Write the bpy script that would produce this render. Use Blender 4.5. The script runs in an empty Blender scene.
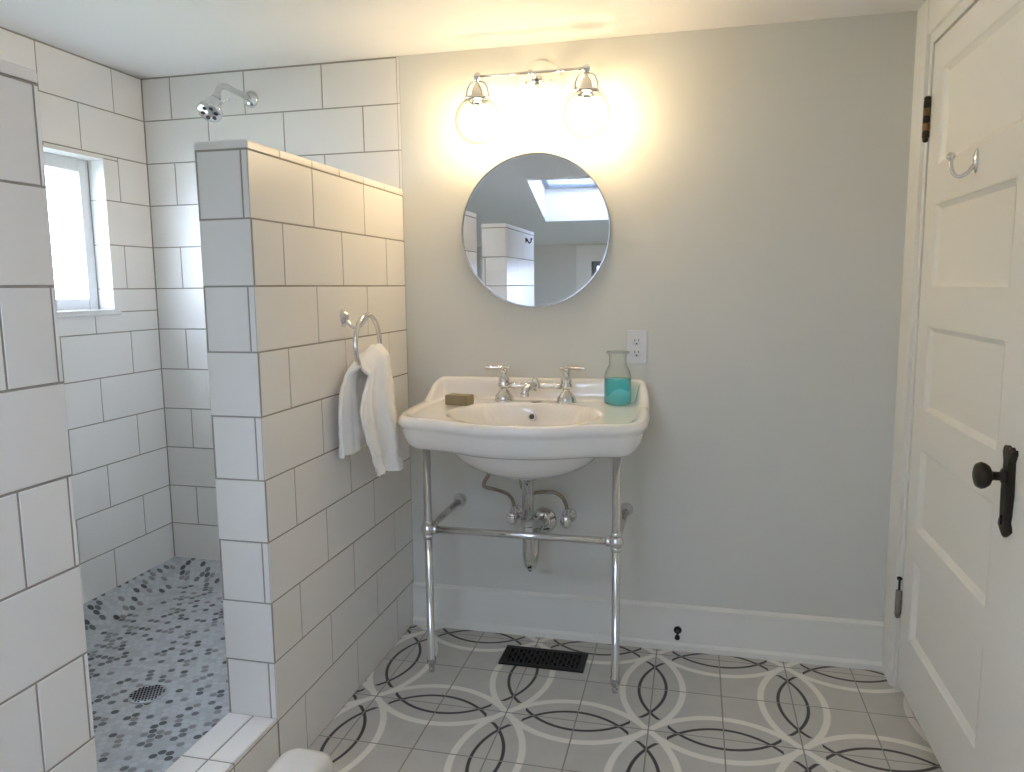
import bpy, bmesh, math, random
import numpy as np
from mathutils import Vector, Matrix, noise
random.seed(7)
H = 0.1565                       # height of one tile course in metres
ZF = 1.046
sc = bpy.context.scene
COL = sc.collection
def V(x, y, z): return Vector((x*H, y*H, (z+ZF)*H))
pi = math.pi

# ------------------------------------------------------------------ mesh accumulator
class MB:
    def __init__(s): s.v=[]; s.f=[]; s.m=[]; s.sm=[]
    def add(s, vs, fs, mat=0, smooth=False):
        o=len(s.v); s.v+= [tuple(p) for p in vs]
        for f in fs:
            s.f.append(tuple(i+o for i in f)); s.m.append(mat); s.sm.append(smooth)
    def box(s, lo, hi, c=0.0, mat=0):
        lo,hi=Vector([min(a,b) for a,b in zip(lo,hi)]),Vector([max(a,b) for a,b in zip(lo,hi)])
        if c<=0:
            x0,y0,z0=lo; x1,y1,z1=hi
            vs=[(x0,y0,z0),(x1,y0,z0),(x1,y1,z0),(x0,y1,z0),(x0,y0,z1),(x1,y0,z1),(x1,y1,z1),(x0,y1,z1)]
            s.add(vs,[(0,3,2,1),(4,5,6,7),(0,1,5,4),(1,2,6,5),(2,3,7,6),(3,0,4,7)],mat); return
        c=min(c,*( (hi[i]-lo[i])*0.45 for i in range(3)))
        bm=bmesh.new(); bmesh.ops.create_cube(bm,size=1)
        for v in bm.verts: v.co=Vector([(lo[i]+hi[i])/2+v.co[i]*(hi[i]-lo[i]) for i in range(3)])
        bmesh.ops.bevel(bm,geom=bm.edges[:]+bm.verts[:],offset=c,segments=2,affect='EDGES',profile=0.5)
        bm.verts.index_update()
        s.add([v.co[:] for v in bm.verts],[[v.index for v in f.verts] for f in bm.faces],mat,False); bm.free()
    def loft(s, rings, mat=0, smooth=True, closed=True, cap0=True, cap1=True):
        n=len(rings[0]); o=len(s.v)
        for r in rings: s.v+=[tuple(p) for p in r]
        for k in range(len(rings)-1):
            for i in range(n if closed else n-1):
                j=(i+1)%n
                s.f.append((o+k*n+i,o+k*n+j,o+(k+1)*n+j,o+(k+1)*n+i)); s.m.append(mat); s.sm.append(smooth)
        if cap0: s.f.append(tuple(o+i for i in reversed(range(n)))); s.m.append(mat); s.sm.append(False)
        if cap1: s.f.append(tuple(o+(len(rings)-1)*n+i for i in range(n))); s.m.append(mat); s.sm.append(False)
    def lathe(s, prof, org, axis=(0,0,1), n=32, mat=0, cap=True, sx=1.0, smooth=True):
        org=Vector(org); a=Vector(axis).normalized()
        t=Vector((1,0,0)) if abs(a.x)<0.9 else Vector((0,1,0))
        if abs(a.z)<0.5: t=Vector((0,0,1))
        e1=(t-a*t.dot(a)).normalized(); e2=a.cross(e1)
        rings=[]
        for r,h in prof:
            rings.append([org+a*h+(e1*math.cos(2*pi*i/n)*sx+e2*math.sin(2*pi*i/n))*max(r,1e-5) for i in range(n)])
        s.loft(rings,mat,smooth,True,cap,cap)
    def tube(s, pts, r, n=12, mat=0, cap=True, up=None):
        pts=[Vector(p) for p in pts]
        rs=r if isinstance(r,(list,tuple)) else [r]*len(pts)
        rings=[]; prev=None
        for i,p in enumerate(pts):
            d=(pts[min(i+1,len(pts)-1)]-pts[max(i-1,0)]).normalized()
            if prev is None:
                t=Vector((0,0,1)) if abs(d.z)<0.9 else Vector((1,0,0))
                e=(t-d*t.dot(d)).normalized()
            else:
                e=(prev-d*prev.dot(d)).normalized()
            prev=e; b=d.cross(e)
            rings.append([p+(e*math.cos(2*pi*k/n)+b*math.sin(2*pi*k/n))*rs[i] for k in range(n)])
        s.loft(rings,mat,True,True,cap,cap)
    def ball(s, c, r, n=20, m=12, mat=0, sc3=(1,1,1)):
        c=Vector(c); rings=[]
        for k in range(m+1):
            a=-pi/2+pi*k/m; rr=max(math.cos(a),1e-3)
            rings.append([c+Vector((math.cos(2*pi*i/n)*rr*r*sc3[0],math.sin(2*pi*i/n)*rr*r*sc3[1],math.sin(a)*r*sc3[2])) for i in range(n)])
        s.loft(rings,mat)
    def build(s, name, mats, parent=None):
        me=bpy.data.meshes.new(name); me.from_pydata(s.v,[],s.f); 
        if not isinstance(mats,(list,tuple)): mats=[mats]
        for m in mats: me.materials.append(m)
        me.polygons.foreach_set('material_index',s.m); me.polygons.foreach_set('use_smooth',s.sm)
        me.update()
        bm=bmesh.new(); bm.from_mesh(me); bmesh.ops.recalc_face_normals(bm,faces=bm.faces); bm.to_mesh(me); bm.free()
        o=bpy.data.objects.new(name,me); COL.objects.link(o)
        if parent is not None:
            o.parent=parent; o.matrix_parent_inverse=parent.matrix_basis.inverted()
        return o
def cat(pts, k=8):
    pts=[Vector(p) for p in pts]; out=[]
    P=[pts[0]*2-pts[1]]+pts+[pts[-1]*2-pts[-2]]
    for i in range(1,len(P)-2):
        for j in range(k):
            t=j/k; a,b,c,d=P[i-1],P[i],P[i+1],P[i+2]
            out.append(0.5*((2*b)+(c-a)*t+(2*a-5*b+4*c-d)*t*t+(3*b-a-3*c+d)*t**3))
    out.append(pts[-1]); return out
def thing(name, label, cate, loc, group=None):
    o=bpy.data.objects.new(name,None); COL.objects.link(o); o.location=loc; o.empty_display_size=0.05
    o['label']=label; o['category']=cate
    if group: o['group']=group
    return o
def tag(o,label,cate,group=None):
    o['label']=label; o['category']=cate
    if group: o['group']=group
    return o
def struct(o,label=None):
    o['kind']='structure'
    if label: o['label']=label
    return o
def sstep(a,b,x):
    t=min(1,max(0,(x-a)/(b-a))); return t*t*(3-2*t)

# ------------------------------------------------------------------ materials
def newmat(n):
    m=bpy.data.materials.new(n); m.use_nodes=True; nt=m.node_tree
    return m,nt,nt.nodes['Principled BSDF']
def mat(n, col, rough=0.5, metal=0.0, coat=0.0, bump=0.0, bscale=200.0, var=0.0, vscale=6.0, spec=0.5):
    m,nt,b=newmat(n)
    b.inputs['Base Color'].default_value=(*col,1); b.inputs['Roughness'].default_value=rough
    b.inputs['Metallic'].default_value=metal; b.inputs['Coat Weight'].default_value=coat
    b.inputs['Specular IOR Level'].default_value=spec
    tc=nt.nodes.new('ShaderNodeTexCoord')
    if bump>0:
        nz=nt.nodes.new('ShaderNodeTexNoise'); nz.inputs['Scale'].default_value=bscale; nz.inputs['Detail'].default_value=3
        nt.links.new(tc.outputs['Object'],nz.inputs['Vector'])
        bp=nt.nodes.new('ShaderNodeBump'); bp.inputs['Strength'].default_value=bump; bp.inputs['Distance'].default_value=0.002
        nt.links.new(nz.outputs['Fac'],bp.inputs['Height']); nt.links.new(bp.outputs['Normal'],b.inputs['Normal'])
    if var>0:
        n2=nt.nodes.new('ShaderNodeTexNoise'); n2.inputs['Scale'].default_value=vscale; n2.inputs['Detail'].default_value=2
        nt.links.new(tc.outputs['Object'],n2.inputs['Vector'])
        mx=nt.nodes.new('ShaderNodeMix'); mx.data_type='RGBA'
        mx.inputs[6].default_value=(*[c*(1-var) for c in col],1); mx.inputs[7].default_value=(*[min(1,c*(1+var)) for c in col],1)
        nt.links.new(n2.outputs['Fac'],mx.inputs[0]); nt.links.new(mx.outputs[2],b.inputs['Base Color'])
    return m
def thin_glass(n, tint=(1,1,1), ior=1.45, rough=0.02, edge=0.8, rim=1.0):
    m,nt,b=newmat(n); nt.nodes.remove(b)
    tr=nt.nodes.new('ShaderNodeBsdfTransparent'); tr.inputs['Color'].default_value=(*tint,1)
    gl=nt.nodes.new('ShaderNodeBsdfGlossy'); gl.inputs['Roughness'].default_value=rough
    lw=nt.nodes.new('ShaderNodeLayerWeight'); lw.inputs['Blend'].default_value=0.5
    pw=nt.nodes.new('ShaderNodeMath'); pw.operation='POWER'; pw.inputs[1].default_value=4.0; nt.links.new(lw.outputs['Facing'],pw.inputs[0])
    fr=nt.nodes.new('ShaderNodeMath'); fr.operation='MULTIPLY_ADD'; fr.inputs[1].default_value=edge; fr.inputs[2].default_value=((ior-1)/(ior+1))**2; nt.links.new(pw.outputs[0],fr.inputs[0])
    if rim<1:          # longer path through the glass wall near the outline
        p2=nt.nodes.new('ShaderNodeMath'); p2.operation='POWER'; p2.inputs[1].default_value=2.4; nt.links.new(lw.outputs['Facing'],p2.inputs[0])
        c2=nt.nodes.new('ShaderNodeMix'); c2.data_type='RGBA'; c2.inputs[6].default_value=(*tint,1); c2.inputs[7].default_value=(*[t*rim for t in tint],1)
        nt.links.new(p2.outputs[0],c2.inputs[0]); nt.links.new(c2.outputs[2],tr.inputs['Color'])
    mx=nt.nodes.new('ShaderNodeMixShader')
    nt.links.new(fr.outputs[0],mx.inputs[0]); nt.links.new(tr.outputs[0],mx.inputs[1]); nt.links.new(gl.outputs[0],mx.inputs[2])
    nt.links.new(mx.outputs[0],nt.nodes['Material Output'].inputs['Surface']); return m
def emis(n,col,st):
    m,nt,b=newmat(n); b.inputs['Base Color'].default_value=(*col,1)
    b.inputs['Emission Color'].default_value=(*col,1); b.inputs['Emission Strength'].default_value=st; return m

PAINT=mat('wall_paint',(0.665,0.66,0.615),0.55,bump=0.08,bscale=160,var=0.01)
CEIL=mat('ceiling_paint',(0.78,0.77,0.76),0.8,bump=0.05,bscale=120)
TRIM=mat('trim_paint',(0.80,0.79,0.735),0.32,bump=0.03,bscale=60)
TILE=mat('white_tile',(0.785,0.76,0.725),0.30,bump=0.03,bscale=25,var=0.03,vscale=3)
GROUT=mat('grey_grout',(0.34,0.31,0.27),0.9,bump=0.3,bscale=400)
PORC=mat('porcelain',(0.84,0.81,0.77),0.08,coat=0.6)
CHROME=mat('chrome',(0.72,0.72,0.73),0.09,metal=1.0)
NICKEL=mat('tube_chrome',(0.66,0.66,0.67),0.09,metal=1.0)
PIPE=mat('supply_pipe',(0.42,0.36,0.31),0.22,metal=1.0)
BRASS=mat('aged_brass',(0.22,0.13,0.06),0.45,metal=0.7,var=0.5,vscale=60)
BRONZE=mat('dark_bronze',(0.035,0.028,0.022),0.45,metal=0.6,bump=0.2,bscale=120)
OLDSTEEL=mat('worn_steel',(0.28,0.25,0.22),0.4,metal=0.7,var=0.4,vscale=80)
BLACK=mat('black_iron',(0.012,0.012,0.012),0.5,spec=0.3)
VOID=mat('deep_black',(0.004,0.004,0.004),0.9,spec=0.1)
PLASTIC=mat('white_plastic',(0.70,0.70,0.72),0.35)
SOAPM=mat('olive_soap',(0.30,0.255,0.15),0.5,bump=0.2,bscale=80,var=0.15,vscale=40)
MARBLE=mat('marble_sill',(0.62,0.55,0.50),0.35,var=0.12,vscale=20)
MIRROR=mat('mirror_silver',(0.80,0.82,0.86),0.0,metal=1.0)
GLOBE=thin_glass('globe_glass',(0.985,0.985,0.98),1.45,0.02,0.75,0.15)
PANEG=thin_glass('window_glass',(0.56,0.58,0.61),1.45)
BOTTLEG=thin_glass('bottle_glass',(0.97,0.985,0.975),1.5,0.03,0.9,0.5)
BULB=emis('lit_bulb',(1.0,0.75,0.43),70.0)
RUBBER=mat('white_rubber',(0.66,0.63,0.58),0.45)

def towelmat():
    m,nt,b=newmat('terry_cloth'); b.inputs['Base Color'].default_value=(0.92,0.90,0.87,1); b.inputs['Roughness'].default_value=0.95
    b.inputs['Sheen Weight'].default_value=0.3
    tc=nt.nodes.new('ShaderNodeTexCoord'); nz=nt.nodes.new('ShaderNodeTexNoise'); nz.inputs['Scale'].default_value=260; nz.inputs['Detail'].default_value=4
    bp=nt.nodes.new('ShaderNodeBump'); bp.inputs['Strength'].default_value=0.7; bp.inputs['Distance'].default_value=0.002
    nt.links.new(tc.outputs['Object'],nz.inputs['Vector']); nt.links.new(nz.outputs['Fac'],bp.inputs['Height']); nt.links.new(bp.outputs['Normal'],b.inputs['Normal'])
    return m
TOWEL=towelmat()
def liquidmat():
    m,nt,b=newmat('turquoise_liquid'); b.inputs['Base Color'].default_value=(0.22,0.90,0.96,1); b.inputs['Roughness'].default_value=0.08
    b.inputs['Transmission Weight'].default_value=0.8; b.inputs['IOR'].default_value=1.33; return m
LIQUID=liquidmat()
def reeded():
    m,nt,b=newmat('reeded_glass'); b.inputs['Base Color'].default_value=(0.93,0.98,1,1); b.inputs['Roughness'].default_value=0.06
    b.inputs['Transmission Weight'].default_value=1.0; b.inputs['IOR'].default_value=1.5
    tr=nt.nodes.new('ShaderNodeBsdfTransparent'); tr.inputs['Color'].default_value=(0.95,0.98,1,1)
    mx=nt.nodes.new('ShaderNodeMixShader'); mx.inputs[0].default_value=0.7
    nt.links.new(tr.outputs[0],mx.inputs[1]); nt.links.new(b.outputs[0],mx.inputs[2]); nt.links.new(mx.outputs[0],nt.nodes['Material Output'].inputs['Surface'])
    return m
REED=reeded()

class NG:                       # tiny node-math helper
    def __init__(s,nt): s.nt=nt
    def m(s,op,a,b=None,c=None):
        n=s.nt.nodes.new('ShaderNodeMath'); n.operation=op
        for i,x in enumerate((a,b,c)):
            if x is None: continue
            if isinstance(x,(int,float)): n.inputs[i].default_value=x
            else: s.nt.links.new(x,n.inputs[i])
        return n.outputs[0]
def mixc(nt,f,a,b):
    n=nt.nodes.new('ShaderNodeMix'); n.data_type='RGBA'
    if isinstance(f,(int,float)): n.inputs[0].default_value=f
    else: nt.links.new(f,n.inputs[0])
    for i,x in ((6,a),(7,b)):
        if isinstance(x,tuple): n.inputs[i].default_value=(*x,1)
        else: nt.links.new(x,n.inputs[i])
    return n.outputs[2]

def floor_tile_mat():
    m,nt,b=newmat('patterned_floor_tile'); g=NG(nt)
    geo=nt.nodes.new('ShaderNodeNewGeometry'); sp=nt.nodes.new('ShaderNodeSeparateXYZ'); nt.links.new(geo.outputs['Position'],sp.inputs[0])
    PX,PY=2.65*H,2.93*H; NX,NY=0.46*H,-0.41*H
    cx=g.m('DIVIDE',g.m('SUBTRACT',sp.outputs[0],NX),PX); cy=g.m('DIVIDE',g.m('SUBTRACT',sp.outputs[1],NY),PY)
    fx=g.m('FRACT',cx); fy=g.m('FRACT',cy)
    nx=g.m('MINIMUM',fx,g.m('SUBTRACT',1,fx)); ny=g.m('MINIMUM',fy,g.m('SUBTRACT',1,fy))
    hx=g.m('ABSOLUTE',g.m('SUBTRACT',fx,0.5)); hy=g.m('ABSOLUTE',g.m('SUBTRACT',fy,0.5))
    def arc(lat,lon,c,r,hw,sg):
        a=g.m('ADD',lat,c*sg); d=g.m('SQRT',g.m('ADD',g.m('MULTIPLY',a,a),g.m('MULTIPLY',lon,lon)))
        e=g.m('ABSOLUTE',g.m('SUBTRACT',d,r))
        mr=nt.nodes.new('ShaderNodeMapRange'); mr.inputs['From Min'].default_value=hw+0.003; mr.inputs['From Max'].default_value=hw-0.003
        nt.links.new(e,mr.inputs['Value']); return mr.outputs[0]
    cream=None; black=None
    for lat,lon in ((nx,hy),(ny,hx)):
        c=arc(lat,lon,0.452,0.674,0.023,1)
        k=g.m('MULTIPLY',arc(lat,lon,0.40,0.50,0.0115,1),g.m('LESS_THAN',lon,0.372))
        k2=g.m('MULTIPLY',g.m('MULTIPLY',arc(lat,lon,0.40,0.50,0.0115,-1),g.m('LESS_THAN',lon,0.372)),g.m('MULTIPLY',g.m('GREATER_THAN',lon,0.28),g.m('LESS_THAN',lat,0.15)))
        k=g.m('MAXIMUM',k,k2)
        cream=c if cream is None else g.m('MAXIMUM',cream,c); black=k if black is None else g.m('MAXIMUM',black,k)
    # tiles: two per period
    tx=g.m('FRACT',g.m('MULTIPLY',cx,2)); ty=g.m('FRACT',g.m('MULTIPLY',cy,2))
    ex=g.m('MINIMUM',tx,g.m('SUBTRACT',1,tx)); ey=g.m('MINIMUM',ty,g.m('SUBTRACT',1,ty)); ed=g.m('MINIMUM',ex,ey)
    gr=nt.nodes.new('ShaderNodeMapRange'); gr.inputs['From Min'].default_value=0.012; gr.inputs['From Max'].default_value=0.006
    nt.links.new(ed,gr.inputs['Value'])
    nz=nt.nodes.new('ShaderNodeTexNoise'); nz.inputs['Scale'].default_value=14; nz.inputs['Detail'].default_value=5; nt.links.new(geo.outputs['Position'],nz.inputs['Vector'])
    base=mixc(nt,nz.outputs['Fac'],(0.47,0.45,0.405),(0.60,0.575,0.52))
    wn=nt.nodes.new('ShaderNodeTexWhiteNoise'); wn.noise_dimensions='2D'; cb=nt.nodes.new('ShaderNodeCombineXYZ')
    nt.links.new(g.m('FLOOR',g.m('MULTIPLY',cx,2)),cb.inputs[0]); nt.links.new(g.m('FLOOR',g.m('MULTIPLY',cy,2)),cb.inputs[1]); nt.links.new(cb.outputs[0],wn.inputs['Vector'])
    base=mixc(nt,g.m('MULTIPLY',wn.outputs['Value'],0.12),base,(0.33,0.32,0.30))
    c1=mixc(nt,black,base,(0.028,0.026,0.025)); c2=mixc(nt,cream,c1,(0.80,0.77,0.69)); c3=mixc(nt,gr.outputs[0],c2,(0.26,0.24,0.21))
    nt.links.new(c3,b.inputs['Base Color']); b.inputs['Roughness'].default_value=0.38
    bp=nt.nodes.new('ShaderNodeBump'); bp.inputs['Strength'].default_value=0.5; bp.inputs['Distance'].default_value=0.0015; bp.invert=True
    nt.links.new(gr.outputs[0],bp.inputs['Height']); nt.links.new(bp.outputs['Normal'],b.inputs['Normal'])
    return m
def penny_mat():
    m,nt,b=newmat('penny_mosaic'); g=NG(nt)
    geo=nt.nodes.new('ShaderNodeNewGeometry'); sp=nt.nodes.new('ShaderNodeSeparateXYZ'); nt.links.new(geo.outputs['Position'],sp.inputs[0])
    P=0.0225; Q=P*math.sqrt(3)
    X=g.m('DIVIDE',sp.outputs[0],P); Y=g.m('DIVIDE',sp.outputs[1],Q)
    res=[]
    for off in (0.0,0.5):
        ax=g.m('ADD',X,off); ay=g.m('ADD',Y,off)
        ix=g.m('FLOOR',ax); iy=g.m('FLOOR',ay)
        dx=g.m('MULTIPLY',g.m('SUBTRACT',g.m('FRACT',ax),0.5),P); dy=g.m('MULTIPLY',g.m('SUBTRACT',g.m('FRACT',ay),0.5),Q)
        d=g.m('SQRT',g.m('ADD',g.m('MULTIPLY',dx,dx),g.m('MULTIPLY',dy,dy)))
        res.append((d,g.m('ADD',ix,off*111.7),g.m('ADD',iy,off*57.3)))
    sel=g.m('LESS_THAN',res[1][0],res[0][0])
    def pick(a,c): return g.m('ADD',g.m('MULTIPLY',c,sel),g.m('MULTIPLY',a,g.m('SUBTRACT',1,sel)))
    d=pick(res[0][0],res[1][0]); ix=pick(res[0][1],res[1][1]); iy=pick(res[0][2],res[1][2])
    cb=nt.nodes.new('ShaderNodeCombineXYZ'); nt.links.new(ix,cb.inputs[0]); nt.links.new(iy,cb.inputs[1])
    wn=nt.nodes.new('ShaderNodeTexWhiteNoise'); wn.noise_dimensions='2D'; nt.links.new(cb.outputs[0],wn.inputs['Vector'])
    rp=nt.nodes.new('ShaderNodeValToRGB'); nt.links.new(wn.outputs['Value'],rp.inputs[0]); rp.color_ramp.interpolation='CONSTANT'
    el=rp.color_ramp.elements; el[0].position=0; el[0].color=(0.58,0.60,0.62,1); el[1].position=0.38; el[1].color=(0.48,0.50,0.52,1)
    for p,c in ((0.62,(0.54,0.56,0.58)),(0.74,(0.27,0.25,0.265)),(0.84,(0.13,0.137,0.15)),(0.93,(0.06,0.064,0.075))):
        e=el.new(p); e.color=(*c,1)
    mr=nt.nodes.new('ShaderNodeMapRange'); mr.inputs['From Min'].default_value=0.0104; mr.inputs['From Max'].default_value=0.0098; nt.links.new(d,mr.inputs['Value'])
    nz=nt.nodes.new('ShaderNodeTexNoise'); nz.inputs['Scale'].default_value=60; nt.links.new(geo.outputs['Position'],nz.inputs['Vector'])
    c0=mixc(nt,g.m('MULTIPLY',nz.outputs['Fac'],0.22),rp.outputs[0],(0.2,0.21,0.22))
    c=mixc(nt,mr.outputs[0],(0.46,0.475,0.49),c0); nt.links.new(c,b.inputs['Base Color']); b.inputs['Roughness'].default_value=0.4
    bp=nt.nodes.new('ShaderNodeBump'); bp.inputs['Strength'].default_value=0.5; bp.inputs['Distance'].default_value=0.001
    nt.links.new(mr.outputs[0],bp.inputs['Height']); nt.links.new(bp.outputs['Normal'],b.inputs['Normal'])
    return m
FLOORT=floor_tile_mat(); PENNY=penny_mat()

# ------------------------------------------------------------------ tiling
GW=0.0044       # grout joint
def rect_minus(r,h):
    u0,u1,v0,v1=r; a0,a1,b0,b1=h
    if a1<=u0 or a0>=u1 or b1<=v0 or b0>=v1: return [r]
    out=[]
    if v0<b0: out.append((u0,u1,v0,b0))
    if v1>b1: out.append((u0,u1,b1,v1))
    m0,m1=max(v0,b0),min(v1,b1)
    if u0<a0: out.append((u0,a0,m0,m1))
    if u1>a1: out.append((a1,u1,m0,m1))
    return out
def tile(mb,O,U,W,N,r,g=GW,t=0.0016,c=0.0008,mi=0):
    """one tile: raised chamfered slab on plane O,U,W with outward normal N; r=(u0,u1,v0,v1) in metres"""
    u0,u1,v0,v1=r; u0+=g/2;u1-=g/2;v0+=g/2;v1-=g/2
    if u1-u0<0.004 or v1-v0<0.004: return
    def P(u,v,n): return O+U*u+W*v+N*n
    a=[P(u0,v0,-t),P(u1,v0,-t),P(u1,v1,-t),P(u0,v1,-t)]
    b=[P(u0,v0,-c),P(u1,v0,-c),P(u1,v1,-c),P(u0,v1,-c)]
    d=[P(u0+c,v0+c,0),P(u1-c,v0+c,0),P(u1-c,v1-c,0),P(u0+c,v1-c,0)]
    fs=[(8,9,10,11)]
    for i in range(4):
        j=(i+1)%4; fs+=[(i,j,4+j,4+i),(4+i,4+j,8+j,8+i)]
    mb.add(a+b+d,fs,mi,False)
def courses(mb,O,U,W,N,u0,u1,rows,joints,holes=(),mi=0):
    """rows: list of (z0,z1,index); joints(index)-> list of u positions (in courses)"""
    for z0,z1,k in rows:
        js=sorted(j for j in joints(k) if u0+1e-3<j<u1-1e-3)
        ed=[u0]+js+[u1]
        for a,b in zip(ed[:-1],ed[1:]):
            rs=[(a,b,z0,z1)]
            for h in holes: rs=[q for r in rs for q in rect_minus(r,h)]
            for r in rs: tile(mb,O,U,W,N,tuple(x*H for x in r),mi=mi)
ORG=Vector((0,0,ZF*H)); UX=Vector((1,0,0)); UY=Vector((0,1,0)); UZ=Vector((0,0,1))
ROWS=[(k,k+1 if k<11 else 11.975,k) for k in range(0,12)]
S=6.60; WT=0.89; YA=-6.125; YP=-9.765; YPE=-14.45; XR=10.44; YR=-20.0; ZC=12.0; TH=0.10

# ------------------------------------------------------------------ room shell
mb=MB(); mb.box(V(-0.02,0,-1.046),V(XR+1.5,YR,-1.046)-Vector((0,0,0.08))); struct(mb.build('floor',FLOORT),'grey patterned floor of interlocking cream and black circles')
# shower floor: dished height field
mb=MB(); nx,ny=66,110; xs=[-S+(S-0.02)*i/nx for i in range(nx+1)]; ys=[YPE*j/ny for j in range(ny+1)]
def shz(x,y):
    d=min(x+S,-y,-x,y-YPE); r=math.hypot(x+3.22,y+5.2)
    return 0.09-0.42*min(1,d/0.62)-0.09*sstep(5,0.3,r)*min(1,d/0.62)
vs=[V(x,y,shz(x,y)) for y in ys for x in xs]; fs=[(j*(nx+1)+i,j*(nx+1)+i+1,(j+1)*(nx+1)+i+1,(j+1)*(nx+1)+i) for j in range(ny) for i in range(nx)]
mb.add(vs,fs,0,True)
mb.box(V(-S,0,-1.046),V(-0.1,YPE,-0.6))
struct(mb.build('shower_floor',PENNY),'shower floor of small round grey and white mosaic')

# back wall painted part
mb=MB(); mb.box(V(0.0,0,-1.046),V(XR,0,ZC)+Vector((0,TH,0)))
struct(mb.build('wall_back',PAINT),'warm white painted wall behind the sink')
# back wall tiled part
mb=MB(); mb.box(V(-S-0.7,0,-1.1)+Vector((0,0.0014,0)),V(0,0,12)+Vector((0,TH,0)),mat=1)
def jb(k): return [(-1.88 if k%2 else -0.90)-1.975*i for i in range(5)]
courses(mb,ORG,UX,UZ,-UY,-S,-0.065,ROWS,jb)
for k in range(9,12): tile(mb,ORG,UX,UZ,-UY,(-0.075*H,0.0,k*H,(k+1)*H),g=0.003)
struct(mb.build('wall_shower',[TILE,GROUT]),'white tiled back wall of the shower')
# left wall with window opening
WY0,WY1,WZ0,WZ1=-5.6,-1.43,6.47,9.92
mb=MB()
def slab_with_hole(mb,x0,x1,y0,y1,z0,z1,h,mat=1):
    for r in rect_minus((y0,y1,z0,z1),h): mb.box(V(x0,r[0],r[2]),V(x1,r[1],r[3]),mat=mat)
slab_with_hole(mb,-S-0.95,-S-0.009,YR,0.0,-1.1,12.1,(WY0,WY1,WZ0,WZ1))
def jl(k): return [(-0.97 if k%2 else -2.03)-2.07*i for i in range(10)]
courses(mb,ORG+Vector((-S*H,0,0)),UY,UZ,UX,YPE,0,ROWS,jl,[(WY0,WY1,WZ0,WZ1)])
# tiled reveal of the window
for (a,b) in ((WZ0+0.05,7),(7,8),(8,9),(9,WZ1)):
    tile(mb,ORG+Vector((0,(WY1+0.0)*H-0.001,0)),UX,UZ,-UY,((-S-0.42)*H,(-S)*H+0.002,a*H,b*H),g=0.003,t=0.003)
mb.box(V(-S-0.42,WY1-0.02,WZ1-0.035),V(-S+0.03,WY0,WZ1+0.005),c=0.001)
struct(mb.build('wall_left',[TILE,GROUT]),'white tiled shower wall with the small window')
# sill
mb=MB(); mb.box(V(-S-0.42,WY0-0.05,WZ0-0.06),V(-S+0.10,WY1+0.10,WZ0+0.07),c=0.003)
struct(mb.build('trim_1',mat('sill_tile',(0.72,0.71,0.69),0.25)),'white sill under the shower window')
# right wall with door opening
DY0,DY1,DZ=-6.10,-0.93,11.12
mb=MB(); 
for r in rect_minus((YR,0.0,-1.046,12.1),(DY0-0.08,DY1+0.06,-1.2,DZ+0.06)): mb.box(V(XR,r[0],r[2]),V(XR+0.75,r[1],r[3]))
struct(mb.build('wall_right',PAINT),'painted wall that holds the white door')
mb=MB(); 
WRX0,WRX1,WRZ0,WRZ1=1.62,4.4,4.2,8.12
for r in rect_minus((-S-0.9,XR+0.75,-1.1,12.1),(WRX0,WRX1,WRZ0,WRZ1)): mb.box(V(r[0],YR,r[2]),V(r[1],YR-0.7,r[3]))
struct(mb.build('wall_rear',PAINT),'painted rear wall seen only in the mirror')
# paler panel added around the rear window, its paint carries the wall's brightness step
mb=MB()
for r in rect_minus((0.90,5.6,-1.046,8.86),(WRX0,WRX1,WRZ0,WRZ1)): mb.box(V(r[0],YR,r[2]),V(r[1],YR+0.10,r[3]))
struct(mb.build('trim_2',TRIM),'pale panel added around the rear window')
mb=MB(); f=0.22
mb.box(V(WRX0,YR-0.1,WRZ0),V(WRX0+f,YR-0.45,WRZ1),c=0.003); mb.box(V(WRX1-f,YR-0.1,WRZ0),V(WRX1,YR-0.45,WRZ1),c=0.003)
mb.box(V(WRX0+f,YR-0.1,WRZ1-f),V(WRX1-f,YR-0.45,WRZ1),c=0.003); mb.box(V(WRX0+f,YR-0.1,WRZ0),V(WRX1-f,YR-0.45,WRZ0+f),c=0.003)
DARKW=mat('grey_sash',(0.20,0.22,0.26),0.5)
w2=struct(mb.build('window_2',DARKW),'grey framed rear window seen in the mirror')
mb=MB(); mb.box(V(WRX0+f,YR-0.28,WRZ0+f),V(WRX1-f,YR-0.30,WRZ1-f)); mb.build('pane',PANEG,w2)
# ceiling: flat part, then sloping down to the rear with the skylight shaft
YB=-11.0; SL=0.34
def cz(y): return ZC if y>YB else ZC-SL*(YB-y)
SX0,SX1,SY0,SY1=-0.12,5.2,-17.45,-13.7
mb=MB(); mb.box(V(-S-0.9,0.6,ZC),V(XR+1.6,YB,ZC+0.7))
def slopepiece(x0,x1,y0,y1):
    a=[V(x0,y0,cz(y0)),V(x1,y0,cz(y0)),V(x1,y1,cz(y1)),V(x0,y1,cz(y1))]; b=[p+Vector((0,0,0.11)) for p in a]
    mb.add(a+b,[(0,3,2,1),(4,5,6,7),(0,1,5,4),(1,2,6,5),(2,3,7,6),(3,0,4,7)])
for r in rect_minus((-S-0.9,XR+0.9,YR-0.7,YB),(SX0,SX1,SY0,SY1)): slopepiece(*r)
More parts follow.
